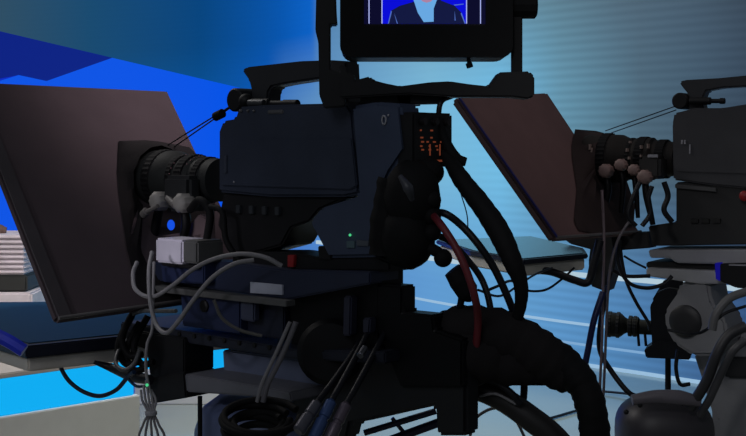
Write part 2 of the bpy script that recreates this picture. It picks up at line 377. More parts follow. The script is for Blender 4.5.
# rubber cable boot, the bulging black mass under the panel
b = NB()
ball(b, C1.dep(412, 196, 2.08), .052, (1, .9, 1.25), .03); ball(b, C1.dep(407, 236, 2.08), .055, (.95, .8, 1.05), .03)
ball(b, C1.dep(425, 172, 2.10), .034, (1, 1, .8)); tube(b, [C1.dep(395, 180, 2.1), C1.dep(388, 215, 2.1), C1.dep(385, 255, 2.1)], .03, lump=.05)
for y_ in (200, 216, 232): ball(b, C1.dep(432, y_, 2.05), .016)
ball(b, C1.dep(443, 258, 2.05), .016); tube(b, [C1.dep(424, 246, 2.06), C1.dep(434, 250, 2.05), C1.dep(443, 256, 2.05)], .010)
obj('cable_boot', b, rubber_m, cam, smooth=True)
b = NB(); tube(b, [C1.dep(400, 176, 1.97), C1.dep(408, 188, 1.96), C1.dep(412, 200, 1.97)], [.004, .009, .004]); obj('cap_strap', b, mat('worn_strap', (56, 58, 66), .4), cam, smooth=True)
# base plate
zb = C1.on(300, 258, S).z
b = NB(); prism(b, pp(C1, [(232, 252), (285, 252), (318, 257), (378, 257), (390, 262), (390, 272), (230, 270)], S), S, .0, .004); prism(b, pp(C1, [(318, 246), (330, 246), (332, 260), (319, 260)], S-.002), S-.004, S+.02, .002)
obj('base_plate', b, black_m, cam, smooth=True)
b = NB(); prism(b, pp(C1, [(288, 255), (295, 255), (294, 267), (288, 267)], S-.006), S-.008, S, .001); obj('release_latch', b, red_m, cam)

# ---- viewfinder monitor, turned to face the operator
D = 2.12
vf = thing('viewfinder_monitor', 'black viewfinder monitor in a yoke above the near camera showing a suited presenter', 'monitor', W0, tuple(W0.on(430, 98, D)))
def q(pts, c=D): return [W0.xz(x, y, c) for x, y in pts]
b = NB()
def rrect(x0, y0, x1, y1, r, n=5):
    o = []
    for cx, cy, a0 in ((x1-r, y1-r, 0), (x0+r, y1-r, 90), (x0+r, y0+r, 180), (x1-r, y0+r, 270)):
        for k in range(n+1):
            a = math.radians(a0+90*k/n); o.append((cx+r*math.cos(a), cy+r*math.sin(a)))
    return o
prism(b, q(rrect(340, -98, 513, 57, 11)), D+.012, D+.12, .004); vcase = obj('case', b, black_m, vf, smooth=True)
b = NB(); o_ = rrect(340, -98, 513, 57, 11); i_ = rrect(364, -78, 486, 25, 2)
vo = [b.verts.new((x, D, z)) for x, z in q(o_)]; vi = [b.verts.new((x, D+.004, z)) for x, z in q(i_)]; vb = [b.verts.new((x, D+.012, z)) for x, z in q(o_)]; vk = [b.verts.new((x, D+.012, z)) for x, z in q(i_)]
n_ = len(vo)
for k in range(n_):
    j = (k+1) % n_; b.faces.new((vo[k], vo[j], vi[j], vi[k])); b.faces.new((vo[k], vb[k], vb[j], vo[j])); b.faces.new((vi[k], vi[j], vk[j], vk[k]))
obj('bezel', b, rubber_m, vf, smooth=True)
b = NB()
def flat(bm, pts, c, mi):
    f = bm.faces.new([bm.verts.new((x, c, z)) for x, z in q(pts)]); f.material_index = mi
flat(b, [(364, -78), (486, -78), (486, 23.5), (364, 23.5)], D+.0115, 0)
flat(b, [(382, -75), (466.5, -75), (466.5, 23), (382, 23)], D+.0112, 1)
flat(b, [(388, 23), (391, 10), (400, 5), (414, 1), (420, -4), (437, -4), (442, 0), (455, 5), (462, 12), (465, 23)], D+.0108, 2)
flat(b, [(413, -3), (438, -3), (434, 8), (434, 21), (424, 21.5), (418, 12)], D+.0105, 3)
flat(b, [(427+13*math.cos(a/20*6.283), -22+24*math.sin(a/20*6.283)) for a in range(20)], D+.0102, 4)
flat(b, [(407, -26), (409, -42), (418, -50), (434, -50), (442, -42), (443, -26), (437, -36), (414, -36)], D+.0098, 5)
for x in (417, 431): flat(b, [(x-2, -25), (x+2, -25), (x+2, -23), (x-2, -23)], D+.0098, 5)
flat(b, [(420, -9), (430, -9), (429, -7.5), (421, -7.5)], D+.0098, 6)
for x in (369, 382, 467, 481): flat(b, [(x-.5, -76), (x+.5, -76), (x+.5, 23), (x-.5, 23)], D+.0095, 7)
for pts in ([(388, 23), (389, 23), (392, 11), (391, 10)], [(397, 23), (398, 23), (394, 12)], [(454, 4), (464, 3), (464, 3.8), (455, 5)], [(455, 20), (456, 20), (455, 10)], [(462, 12), (466, 23), (465, 23), (461, 13)]):
    flat(b, pts, D+.0095, 8)
obj('screen', b, [glow('scr_dark', (10, 10, 42)), glow('scr_blue', (8, 12, 216)), glow('scr_suit', (18, 24, 64)), glow('scr_shirt', (104, 168, 226)), glow('scr_skin', (170, 130, 160)), glow('scr_hair', (40, 32, 50)), glow('scr_lip', (140, 80, 110)), glow('scr_line', (170, 180, 240)), glow('scr_edge', (80, 110, 190))], vf, label='lit screen with presenter in dark suit and pale shirt on blue')
yk = black_m
b = NB(); prism(b, q([(317, -60), (334, -60), (336, 10), (337, 24), (330, 24), (330, 69), (339, 71), (339, 65), (346, 65), (348, 72), (355, 75), (355, 82), (345, 100), (345, 106), (324, 108), (319, 95), (318, 42), (315, 30)], D), D+.01, D+.045, .002)
obj('yoke_arm', b, yk, vf, smooth=True)
b = NB(); prism(b, q([(513, -10), (524, -10), (524, 74), (513, 74)], D), D+.02, D+.035, .002); obj('yoke_arm', b, dark_m, vf, smooth=True)
for x, y in ((520, 6), (326, -20)):
    b = NB(); c0 = W0.on(x, y, D+.03); s_ = 1 if x > 400 else -1
    lathe(b, c0-Vector((s_*.022, 0, 0)), (s_, 0, 0), [(0, .02), (.004, .023), (.048, .023), (.052, .018)], 24, teeth=-.04); obj('tilt_knob', b, rubber_m, vf)
b = NB()
prism(b, q([(340, 78), (355, 80), (370, 76), (374, 80), (385, 83), (400, 86), (430, 82), (450, 81), (470, 84), (489, 86), (499, 72), (530, 71), (535, 76), (535, 96), (529, 99), (512, 97), (455, 97), (410, 94), (340, 98)], D), D+.005, D+.05, .003)
obj('yoke_base', b, yk, vf, smooth=True)
b = NB(); prism(b, q([(396, 94), (445, 95), (445, 103), (398, 104)], D), D+.03, D+.06, .002); prism(b, q([(360, 95), (412, 92), (412, 104), (360, 103)], D), D+.03, D+.06, .002); obj('foot_plate', b, yk, vf, smooth=True)
b = NB(); c0 = W0.on(468, 56, D+.02); cyl(b, c0+Vector((0, 0, .004)), c0-Vector((-.002, 0, .014)), .0035); cyl(b, c0-Vector((-.001, 0, .012)), c0-Vector((-.004, 0, .021)), .006); obj('latch_knob', b, rubber_m, vf)

# ================================================================== TELEPROMPTERS
def plane_pt(R, px, py, anchor, n):
    d = R.ray(px, py); t = (anchor-R.v).dot(n)/d.dot(n); return R.v+d*t
def hood(R, quad, anc, tilt, label, mat_, cloth_pts, lens_c, name='prompter_hood', cm=None):
    n = Vector((-tilt, 0, -1)).cross(Vector((0, 1, 0))); n = Vector((1, 0, tilt)).normalized()   # faces rear and up
    pts = [plane_pt(R, x, y, anc, n) for x, y in quad]
    base = sum(pts, Vector())/4; base.z = min(p.z for p in pts)
    h = thing(name, label, 'prompter hood', R, base)
    b = NB(); a = [b.verts.new(p) for p in pts]; c_ = [b.verts.new(p-n*.022) for p in pts]
    b.faces.new(a); b.faces.new(c_[::-1])
    for i in range(4): b.faces.new((a[i], c_[i], c_[(i+1) % 4], a[(i+1) % 4]))
    bev(b, .006); obj('back_board', b, mat_, h, smooth=True)
    # folded flap along the outer edge
    b = NB(); u, v = pts[0], pts[3]; w_ = (pts[1]-pts[0]).normalized(); k = .028 if R is C1 else .006
    a = [u+n*.001, v+n*.001, v+w_*k+n*.001, u+w_*k+n*.001]; t1 = [b.verts.new(p) for p in a]; t2 = [b.verts.new(p+n*.004) for p in a]
    b.faces.new(t1[::-1]); b.faces.new(t2)
    for i in range(4): b.faces.new((t1[i], t1[(i+1) % 4], t2[(i+1) % 4], t2[i]))
    obj('edge_flap', b, mat('binding_'+R_name(R), (66, 60, 64) if R is C1 else (40, 40, 110), .8), h)
    b = NB(); tube(b, [pts[3]+n*.003, pts[3].lerp(pts[2], .5)+n*.003, pts[2]+n*.003], .0035, 8, 2); obj('bottom_rod', b, mat('rod_'+R_name(R), (100, 96, 96), .5), h, smooth=True)
    # black cloth sock gathered round the lens
    b = NB(); ring0 = []; K = 20
    cp_ = [plane_pt(R, x, y, anc, n)+n*.004 for x, y in cloth_pts]
    rings = []
    for s_ in range(7):
        f = s_/6; r = []
        for k in range(K):
            u = k/K*len(cp_); i = int(u); p = cp_[i].lerp(cp_[(i+1) % len(cp_)], u-i)
            a = math.atan2(p.z-lens_c.z, p.y-lens_c.y); tgt = lens_c+Vector((0, math.cos(a)*.073, math.sin(a)*.073))
            w = f**.7; pt = p.lerp(tgt, w); pt += n*(.006*math.sin(k*2.4)*f*(1-f)*4); r.append(b.verts.new(pt))
        rings.append(r)
    for s_ in range(6):
        for k in range(K): b.faces.new((rings[s_][k], rings[s_][(k+1) % K], rings[s_+1][(k+1) % K], rings[s_+1][k]))
    obj('lens_cloth', b, cm or cloth_m, h, smooth=True, label='black cloth gathered round the lens')
    return h, pts, n
def R_name(R): return 'near' if R is C1 else 'far'
anc1 = Vector((fx-.0, 0, zl))
h1, pts1, n1 = hood(C1, [(-36, 80), (168, 90), (262, 290), (58, 319)], anc1, .80, 'big dark grey slanted prompter hood board filling the left side', board_m,
     [(118, 142), (150, 141), (188, 148), (214, 172), (214, 300), (140, 306), (126, 250), (116, 180)], Vector((fx+.045, 0, zl)))

def slab(R, pts_top, z, th, label, name, base_label, under, glass=None):
    """flat monitor: polygon in plan at height z"""
    cs = []
    for x, y in pts_top:
        d = R.ray(x, y); t = (z-R.v.z)/d.z; cs.append(R.v+d*t)
    base = sum(cs, Vector())/len(cs); base.z = z-th-.03
    o = thing(name, label, 'monitor', R, base)
    def pl(bm, pts, z0, z1, bv):
        a = [bm.verts.new((p.x, p.y, z1)) for p in pts]; c_ = [bm.verts.new((p.x, p.y, z0)) for p in pts]; n = len(pts)
        bm.faces.new(a); bm.faces.new(c_[::-1])
        for i in range(n): bm.faces.new((a[i], c_[i], c_[(i+1) % n], a[(i+1) % n]))
        bmesh.ops.recalc_face_normals(bm, faces=bm.faces); bev(bm, bv); return bm
    m4 = sum(cs, Vector())/len(cs)
    obj('frame', pl(NB(), cs, z-th, z, .003), mat('monitor_frame', (22, 26, 44), .4), o)
    obj('screen_glass', pl(NB(), [m4.lerp(p, .93) for p in cs], z+.0002, z+.002, 0), glass or glass_m, o, label=base_label)
    obj('under_tray', pl(NB(), [m4.lerp(p, .95) for p in cs], z-th-.03, z-th-.0005, .004), under, o, label='pale grey tray under the monitor')
    return o, cs
# near prompter monitor: corners as they stand, in plan
zm = EYE+(HY-322)/F*2.55
slab(C1, [(-140, 322), (-10, 302), (235, 300), (262, 322), (26, 346), (-30, 330)], zm-.03, .026, 'flat blue-black prompter monitor lying face up below the big grey hood', 'prompter_monitor', 'dark blue reflecting screen', mat('tray_grey', (230, 222, 212), .6))
b = NB(); o_ = bpy.data.objects['prompter_monitor']; cz = zm-.03
tube(b, [C1.dep(-6, 334, 2.25), C1.dep(10, 342, 2.25), C1.dep(24, 351, 2.25)], .013, 8); obj('blue_lit_corner', b, mat('corner_wall_light', (30, 50, 200), .4), o_, smooth=True)  # corner catching blue wall light, put into its colour
# support rods from camera rail to monitor
# ================================================================== SUPPORT UNDER NEAR CAMERA
YP = -.10
hd = thing('camera_pan_head', 'black pan and tilt head with long accessory rails carrying the near camera', 'pan head', C1, (0, 0, .9))
def plate(name, pts, c, c2, m, par, bv=.003, lab=None, R=C1):
    b = NB(); prism(b, pp(R, pts, c), c, c2, bv); return obj(name, b, m, par, smooth=True, label=lab)
navy_m = mat('navy_metal', (34, 44, 78), .5, metal=.2)
plate('upper_plate', [(150, 262), (230, 262), (285, 270), (370, 272), (370, 284), (286, 300), (152, 280)], YP, -.02, mat('plate_navy', (30, 38, 62), .5), hd)
plate('accessory_rail', [(140, 284), (286, 301), (286, 307), (140, 290)], YP-.02, YP+.005, mat('rail_grey', (96, 96, 96), .5, metal=.3), hd, .001, 'worn grey edge rail')
plate('label_plate', [(250, 282), (282, 285), (282, 295), (250, 293)], YP-.004, YP+.006, mat('white_label', (180, 184, 200), .5), hd, .0005, 'pale label plate')
plate('control_box', [(180, 291), (240, 298), (240, 334), (182, 326)], YP, .05, navy_m, hd)
plate('control_box', [(242, 298), (284, 303), (284, 340), (242, 334)], YP+.02, .05, mat('dark_navy', (22, 28, 48), .5), hd)
plate('cable_clip', [(240, 300), (254, 302), (254, 322), (240, 320)], YP-.006, YP+.01, mat('clip_navy', (60, 66, 88), .5), hd)
b = NB(); c0 = C1.on(205, 306, YP); lathe(b, c0+Vector((0, .004, 0)), (0, -1, 0), [(0, .012), (.008, .012), (.010, .008)], 20); obj('round_socket', b, black_m, hd)
plate('lower_rail', [(120, 322), (160, 327), (292, 349), (385, 352), (385, 364), (292, 359), (160, 339), (120, 332)], YP-.01, .09, mat('rail_dark', (36, 39, 52), .5, metal=.3), hd)
b = NB()
for i in range(9):
    p = C1.on(164+i*15, 331.5+i*2.3, YP-.012); cyl(b, p+Vector((0, .004, 0)), p+Vector((0, -.002, 0)), .0045, seg=12)
obj('rail_hole', b, mat('hole_black', (5, 5, 6), .8), hd)
plate('head_block', [(286, 272), (380, 268), (380, 352), (290, 350)], YP+.03, .0, dark_m, hd, .006)
plate('tilt_plate', [(376, 284), (402, 286), (402, 312), (432, 315), (434, 330), (462, 340), (462, 388), (400, 388), (376, 330)], YP+.03, -.03, dark_m, hd, .004)
plate('tilt_post', [(343, 296), (351, 296), (350, 336), (342, 336)], YP+.01, YP+.03, mat('post_slate', (42, 44, 62), .5), hd)
plate('tilt_post', [(362, 318), (370, 318), (369, 334), (362, 334)], YP+.01, YP+.03, MATS['post_slate'], hd)
b = NB(); cyl(b, C1.on(330, 352, YP), C1.on(330, 352, .12), .06, seg=32); obj('tilt_drum', b, dark_m, hd, smooth=True)
plate('spacer_block', [(290, 350), (466, 352), (466, 436), (436, 436), (434, 406), (372, 420), (350, 424), (346, 440), (300, 440), (290, 395)], YP+.04, -.02, mat('spacer_black', (16, 17, 22), .5), hd, .006)
b = NB(); p0 = C1.dep(365, 348, 2.05); cyl(b, p0, C1.dep(360, 356, 2.03), .006); obj('lock_lever', b, steel_m, hd, smooth=True)

# pedestal, light grey column and ring
pdl = thing('camera_pedestal', 'pale grey camera pedestal with round steering ring below the near camera', 'pedestal', C1, (0.02, 0, 0))
plate('top_box', [(222, 350), (321, 362), (321, 388), (224, 384)], YP+.02, .10, mat('ped_slate', (96, 104, 128), .5), pdl, .003)
plate('top_plate', [(184, 374), (222, 380), (290, 392), (292, 402), (270, 398), (186, 392)], YP-.06, .14, mat('ped_plate', (104, 104, 112), .5), pdl, .003)
b = NB(); cc = C1.on(262, 436, .0); zc = EYE+(HY-396)/F*2.4
lathe(b, (cc.x, .02, zc), (0, 0, -1), [(0, .06), (.004, .10), (.03, .135), (.07, .150), (.20, .155), (.24, .11), (.3, .09)], 44); obj('column_head', b, bgrey_m, pdl, smooth=True)
b = NB(); cyl(b, (cc.x, .02, zc-.3), (cc.x, .02, .16), .085, .10, 36); obj('column', b, pgrey_m, pdl, smooth=True)
b = NB(); t = [(cc.x+.22*math.cos(i/32*6.2832), .02+.22*math.sin(i/32*6.2832), zc-.36) for i in range(33)]; tube(b, t, .014, 10, 1)
for k in range(3): a = k*2.094; cyl(b, (cc.x+.07*math.cos(a), .02+.07*math.sin(a), zc-.36), (cc.x+.22*math.cos(a), .02+.22*math.sin(a), zc-.36), .009)
obj('steering_ring', b, rubber_m, pdl, smooth=True)
for k in range(3):
    a = k*2.094+.4; b = NB(); e = Vector((cc.x+.4*math.cos(a), .02+.4*math.sin(a), .09)); cyl(b, (cc.x, .02, .17), e, .05, .035)
    cyl(b, e+Vector((-.0, -.03, -.03)), e+Vector((0, .03, -.03)), .06, seg=24); obj('wheel_leg', b, pgrey_m, pdl, smooth=True)
b = NB(); p = C1.dep(200, 396, 2.3); cyl(b, p, p-Vector((0, 0, .16)), .0045); obj('guard_rod', b, dark_m, pdl)

b = NB(); prism(b, pp(C1, [(148, 378), (184, 372), (186, 398), (150, 404)], -.14), -.14, -.06, .003)
b2 = NB(); prism(b2, pp(C1, [(128, 330), (184, 338), (184, 374), (150, 380), (146, 350), (120, 340)], -.12), -.12, -.04, .003)
pw = thing('power_supply_box', 'black box hanging under the rail left of the grey pedestal plate', 'power supply', C1, tuple(C1.on(167, 402, -.1)))
obj('lower_case', b, black_m, pw); obj('upper_case', b2, black_m, pw)

# ---- white junction box below the lens
jb = thing('junction_box', 'small pale lilac junction box with grey cables below the near lens', 'box', C1, tuple(C1.on(181, 262, -.13)))
JY = -.155
b = NB(); x0 = C1.on(155, 240, JY).x; z0 = C1.on(155, 262, JY).z; z1 = C1.on(155, 238, JY).z; x1 = C1.on(182, 240, JY).x
R45 = Matrix.Rotation(math.radians(-20), 3, 'Z')
box(b, x0, x1, JY, JY+.07, z0, z1, .004); obj('case', b, white_m, jb, smooth=True)
b = NB(); box(b, x1+.001, x1+.045, JY, JY+.07, z0+.004, z1, .004); obj('shaded_side', b, mat('box_side_shade', (84, 84, 84), .5), jb, smooth=True)  # darker right side of the white box, shade put into the grey
b = NB(); box(b, x0+.006, x1+.03, JY+.01, JY+.06, z0-.008, z0, .002); obj('mounting_foot', b, black_m, jb)
b = NB(); prism(b, pp(C1, [(160, 262), (204, 262), (204, 284), (162, 282)], -.13), -.13, -.09, .003); obj('bracket', b, navy_m, jb)

# ---- focus and zoom control knobs under the lens
def knobthing(R, px, py, c, r, m, label, grp, stem):
    p = R.on(px, py, c); k = thing('lens_control_knob', label, 'knob', R, tuple(p-Vector((0, 0, r))), grp)
    b = NB(); lathe(b, p+Vector((0, r*.8, 0)), (0, -1, 0), [(0, r*.8), (r*.2, r), (r*1.3, r), (r*1.6, r*.8), (r*1.75, r*.5)], 20, teeth=-.12); obj('grip', b, m, k, smooth=True)
    b = NB(); q_ = [R.on(x, y, c+.01) for x, y in stem]; tube(b, q_, [r*.45, r*.5, r*.35], 10); obj('stem', b, dark_m, k, smooth=True)
knobthing(C1, 160, 201, -.06, .021, knob_m, 'round grey control knob under the near lens, the left one with a side lever', None, [(160, 205), (156, 225), (150, 262)])
knobthing(C1, 184, 203, -.075, .021, knob_m, 'round grey control knob under the near lens, the right one nearer the camera body', None, [(184, 206), (186, 225), (180, 250)])
b = NB(); cyl(b, C1.on(145, 213, -.09), C1.on(158, 206, -.09), .005); cyl(b, C1.on(143, 215, -.09), C1.on(147, 211, -.09), .009); cyl(b, C1.on(168, 198, -.07), C1.on(176, 206, -.08), .008)
obj('focus_lever', b, mat('lever_grey', (110, 106, 104), .5), rig=C1, label='thin grey lever sticking out beside the left knob under the near lens', cat='lever', smooth=True)
b = NB(); prism(b, pp(C1, [(160, 236), (184, 232), (198, 214), (207, 218), (210, 262), (200, 262), (200, 236), (182, 240)], -.05), -.05, -.03, .003)
obj('lens_support_bracket', b, mat('warm_grey_bracket', (98, 82, 86), .6), rig=C1, label='warm grey angled bracket behind the pale junction box', cat='bracket', smooth=True)
b = NB(); tube(b, [C1.on(190, 210, -.09), C1.on(200, 200, -.1), C1.on(210, 214, -.1), C1.on(206, 250, -.1), C1.on(214, 262, -.09)], .008)
tube(b, [C1.on(205, 206, -.1), C1.on(222, 212, -.1), C1.on(226, 240, -.1), C1.on(240, 262, -.09)], .006)
obj('lens_drive_cable', b, rubber_m, rig=C1, label='black lens drive cables curling between near lens and camera base', cat='cable', smooth=True)

b = NB(); ball(b, C1.on(171, 225, -.075), .010, (1, .6, 1.1)); obj('blue_screen_glimpse', b, glow('glimpse_blue', (20, 80, 225)), rig=C1, label='small added blue glow for the screen glimpsed between the two knobs under the near lens', cat='light', smooth=True)  # added glowing blob for the screen seen through the gap
# ---- tension cords from camera front to the hood
def cords(R, a, e1_, e2_, ball_px, label, c0, anc, n, knobr):
    t = thing('tension_cord', label, 'cord', R, tuple(R.on(*a, c0)))
    for i, e in enumerate((e1_, e2_)):
        b = NB(); p0 = R.on(a[0], a[1]+i*4*(1 if R is C2 else .3), c0); p1 = plane_pt(R, e[0], e[1], anc, n)+n*.006
        tube(b, [p0, p0.lerp(p1, .5), p1], .0016, 6, 2); obj('strand', b, cable_m, t)
    if ball_px:
        b = NB(); ball(b, R.on(*ball_px, c0), knobr); cyl(b, R.on(ball_px[0]-4, ball_px[1]+2, c0), R.on(ball_px[0]+4, ball_px[1]-2, c0), knobr*1.2); obj('toggle', b, rubber_m, t, smooth=True)
cords(C1, (234, 104), (166, 147), (172, 149), (219, 115), 'thin black cords with a toggle from the near camera front to the big hood', -.03, anc1, n1, .008)

# ================================================================== FAR CAMERA (C2 frame)
S2 = -.075
cam2 = thing('broadcast_camera', 'dark grey studio camera cut off by the right edge of the picture', 'camera', C2, (0.1, 0, C2.on(700, 248, S2).z))
def plate2(name, pts, c, c2, m, par, bv=.003, lab=None): return plate(name, pts, c, c2, m, par, bv, lab, C2)
plate2('housing', [(672, 124), (674, 113), (684, 111), (692, 108), (722, 108), (760, 102), (830, 100), (838, 190), (780, 192), (716, 186), (673, 180)], S2, .075, grey_body, cam2, .005)
plate2('side_panel', [(677, 132), (790, 130), (796, 176), (678, 172)], S2-.003, S2+.003, grey_body, cam2, .002)
plate2('rear_adapter', [(812, 100), (858, 100), (866, 150), (850, 200), (846, 240), (806, 240), (800, 192), (830, 180)], S2-.006, .07, grey_body, cam2, .005)
plate2('lower_block', [(676, 182), (800, 192), (790, 220), (800, 244), (652, 246), (648, 226), (676, 222)], S2+.01, .065, mat('far_black', (34, 34, 36), .6), cam2)
plate2('belly_trim', [(675, 184), (716, 188), (716, 192), (675, 188)], S2-.002, S2+.012, mat('trim_grey', (70, 70, 72), .5), cam2, .001)
for i in range(3): 
    b = NB(); p = C2.on(694+i*11, 221, S2); box(b, p.x-.01, p.x+.01, S2+.003, S2+.012, p.z-.006, p.z+.006, .001); obj('button', b, mat('far_dark', (12, 12, 13), .6), cam2)
plate2('handle', [(679, 82), (684, 80), (720, 78), (760, 74), (808, 74), (812, 106), (794, 106), (792, 88), (760, 86), (722, 88), (706, 91), (702, 100), (704, 110), (688, 110), (688, 94), (682, 87)], -.02, .02, mat('far_handle', (40, 41, 46), .5), cam2, .004)
b = NB(); p0 = C2.on(681, 101, -.03); cyl(b, p0+Vector((0, -.012, 0)), p0+Vector((0, .05, 0)), .022, seg=24); obj('front_knob', b, black_m, cam2, smooth=True)
b = NB(); a_, c_ = C2.on(690, 101, -.04), C2.on(725, 101, -.04); cyl(b, a_, a_.lerp(c_, .6), .010); cyl(b, a_.lerp(c_, .58), c_, .006); cyl(b, a_.lerp(c_, .85), c_, .008); obj('microphone', b, black_m, cam2, smooth=True)
b = NB()
for x, y, w in ((682, 142, 1.3), (685, 142, 1.3), (690, 149, 1)): 
    p = C2.on(x, y, S2-.004); box(b, p.x-.0016*w, p.x+.0016*w, S2-.006, S2-.002, p.z-.012/w**3, p.z+.012/w**3, 0)
obj('side_mark', b, mark_m, cam2)
ax2 = C2.on(674, 159, 0); fx2 = C2.on(588, 159, 0).x; L2 = ax2.x-fx2; zl2 = ax2.z
b = NB(); lathe(b, (ax2.x+.01, 0, zl2), LU, [(0, .045), (L2*.25, .052), (L2*.27, .058), (L2*.44, .058), (L2*.46, .054), (L2*.55, .058), (L2*.62, .066), (L2*.98, .07), (L2*1.04, .066)], 40); lens2 = obj('lens', b, mat('lens_brownish', (34, 31, 30), .7, spec=.2), cam2, smooth=True)
for a_, b_, r in ((.1, .2, .053), (.32, .42, .061), (.48, .53, .058), (.74, .84, .0715)):
    b = NB(); lathe(b, (ax2.x+.01, 0, zl2), LU, [(L2*a_, r*.95), (L2*a_+.001, r), (L2*b_-.001, r), (L2*b_, r*.95)], 72, teeth=-.03); obj('grip_ring', b, ring_m, lens2)
b = NB()
for x, y, h_ in ((590, 147, 5), (592, 150, 4), (627, 150, 3), (629, 158, 2.5), (641, 147, 3), (648, 146, 4), (641, 156, 2), (646, 158, 2), (630, 142, 2)):
    p = C2.on(x, y, -.068); box(b, p.x-.002, p.x+.002, -.073, -.06, p.z-.0025*h_*.6, p.z+.0025*h_*.6, 0)
obj('scale_mark', b, mat('scale_dim', (140, 124, 118), .5), lens2)
b = NB(); p = C2.on(653, 160, -.07); box(b, p.x-.03, p.x+.03, -.10, -.04, p.z-.05, p.z+.01, .008); zm2 = obj('zoom_motor', b, mat('motor_far', (38, 37, 37), .5), lens2, smooth=True)
b = NB(); p = C2.on(653, 156, -.10); box(b, p.x-.014, p.x+.014, -.103, -.099, p.z-.004, p.z+.004, .001); obj('motor_label', b, mark_m, lens2)
anc2 = Vector((fx2-.0, 0, zl2))
h2, pts2, n2 = hood(C2, [(457, 97), (547, 92), (640, 232), (556, 238)], anc2, .72, 'brown slanted prompter hood board of the far camera, right of the viewfinder', mat('hood_board_brown', (108, 86, 86), .85, spec=.15, bump=.1, bscale=200, var=.06),
     [(574, 130), (600, 132), (612, 140), (640, 224), (600, 236), (572, 230), (576, 190), (570, 150)], Vector((fx2+.05, 0, zl2)), cm=mat('brown_cloth', (54, 46, 46), .9, spec=.1, bump=.5, bscale=40))
cords(C2, (676, 106), (604, 132), (610, 134), None, 'thin pale-lit cords from the far camera front to its brown hood', -.03, anc2, n2, .006)
for i, (x, y, r) in enumerate(((606, 171, .020), (621, 165, .017), (634, 170, .016), (645, 177, .020))):
    knobthing(C2, x, y, -.09-.005*i, r, knob2_m, ['pinkish control knob under the far lens, farthest left of four', 'pinkish control knob under the far lens, topmost of four', 'pinkish control knob under the far lens, third from the left of four', 'pinkish control knob under the far lens, rightmost and lowest of four'][i], None, [(x, y+4), (x+2, y+20), (x-4+i*4, y+48)])
# far prompter monitor
zm_2 = EYE+(HY-249)/F*3.25
slab(C2, [(436, 240), (531, 236), (584, 248), (588, 254), (524, 260), (470, 251)], zm_2, .012, 'flat prompter monitor lying face up below the brown hood, pale reflection on its glass', 'prompter_monitor', 'grey blue reflecting screen', mat('tray_grey_far', (225, 220, 208), .6), glass=mat('pale_reflection_glass', (90, 128, 150), .2, spec=.6, var=.03))  # pale reflection put into the glass colour
b = NB(); p = C2.on(612, 246, -.06); prism(b, pp(C2, [(560, 236), (648, 232), (650, 248), (600, 252), (570, 244)], -.02), -.02, .04, .003); prism(b, pp(C2, [(592, 232), (612, 228), (616, 262), (606, 292), (590, 286), (588, 262)], -.06), -.06, .0, .004)
obj('prompter_bracket', b, mat('far_black', (34, 34, 36)), rig=C2, label='black bracket joining the far prompter monitor to its camera rails', cat='bracket', smooth=True)
b = NB(); ball(b, C2.on(594, 258, -.065), .003); obj('status_lamp', b, green_l, rig=C2, label='tiny green light on the black bracket of the far prompter', cat='light')

# far camera mount and robotic pedestal
fh = thing('robotic_pan_head', 'pale grey robotic head with black round cap carrying the far camera', 'pan head', C2, tuple(C2.on(700, 436, 0)))
plate2('upper_rail', [(648, 250), (790, 250), (790, 266), (676, 263), (670, 258), (650, 258)], -.10, .08, mat('rail_far', (150, 150, 156), .5), fh)
plate2('middle_plate', [(646, 262), (780, 262), (780, 272), (646, 268)], -.08, .08, mat('far_dark2', (18, 18, 19), .6), fh)
plate2('lower_rail', [(646, 268), (716, 271), (780, 272), (780, 284), (700, 284), (646, 276)], -.11, .08, mat('rail_far2', (165, 165, 168), .5), fh)
b = NB(); prism(b, pp(C2, [(679, 283), (704, 280), (709, 284), (712, 302), (726, 322), (728, 345), (716, 356), (692, 356), (674, 344), (665, 328), (664, 312), (672, 300), (678, 292)], -.10), -.10, .05, .010)
tb = obj('tilt_housing', b, rgrey_m, fh, smooth=True)
b = NB(); c0 = C2.on(686, 321, -.10); lathe(b, c0+Vector((0, .01, 0)), (0, -1, 0), [(0, .042), (.02, .042), (.024, .036), (.026, .02)], 36); obj('round_cap', b, mat('cap_black', (34, 34, 37), .5), fh, smooth=True)
b = NB(); prism(b, pp(C2, [(690, 350), (746, 330), (800, 290), (860, 320), (860, 560), (716, 560), (712, 420), (700, 380)], 0), .0, .22, .02); obj('yoke_body', b, rgrey_m, fh, smooth=True)
b = NB(); prism(b, pp(C2, [(722, 362), (728, 357), (760, 357), (760, 378), (728, 378), (722, 373)], -.01), -.015, .01, .005); obj('side_slot', b, MATS['cap_black'], fh, smooth=True)
b = NB(); zc2 = EYE+(HY-520)/F*3.2; c0 = C2.on(740, 500, .1); cyl(b, (c0.x, .1, zc2), (c0.x, .1, .03), .14, .20, 36); obj('column', b, rgrey_m, fh, smooth=True)
# low round dome unit
dm = thing('dome_motor_unit', 'low rounded dark grey motor unit at the bottom right corner', 'motor unit', W0, tuple(P(662, 470, 2.85)))
b = NB(); c0 = P(664, 432, 2.85); t_ = NB(); bmesh.ops.create_uvsphere(t_, u_segments=36, v_segments=20, radius=1)
for v in t_.verts:
    x, y, z = v.co; s_ = lambda a, p: math.copysign(abs(a)**p, a); v.co = Vector((s_(x, .7)*.114, s_(y, .8)*.10, s_(z, .75)*.088))+c0
merge(b, t_); obj('shell', b, mat('dome_grey', (46, 44, 50), .5), dm, smooth=True)
b = NB(); tube(b, [P(632, 400, 2.74), P(655, 397, 2.74), P(680, 398, 2.74), P(700, 402, 2.74)], [.012, .016, .018, .012]); obj('seam_ridge', b, mat('ridge_grey', (92, 88, 96), .5), dm, smooth=True)
b = NB()
for x, y in ((626, 412), (640, 405), (665, 395), (676, 401), (682, 403)): ball(b, P(x, y, 2.735), .006)
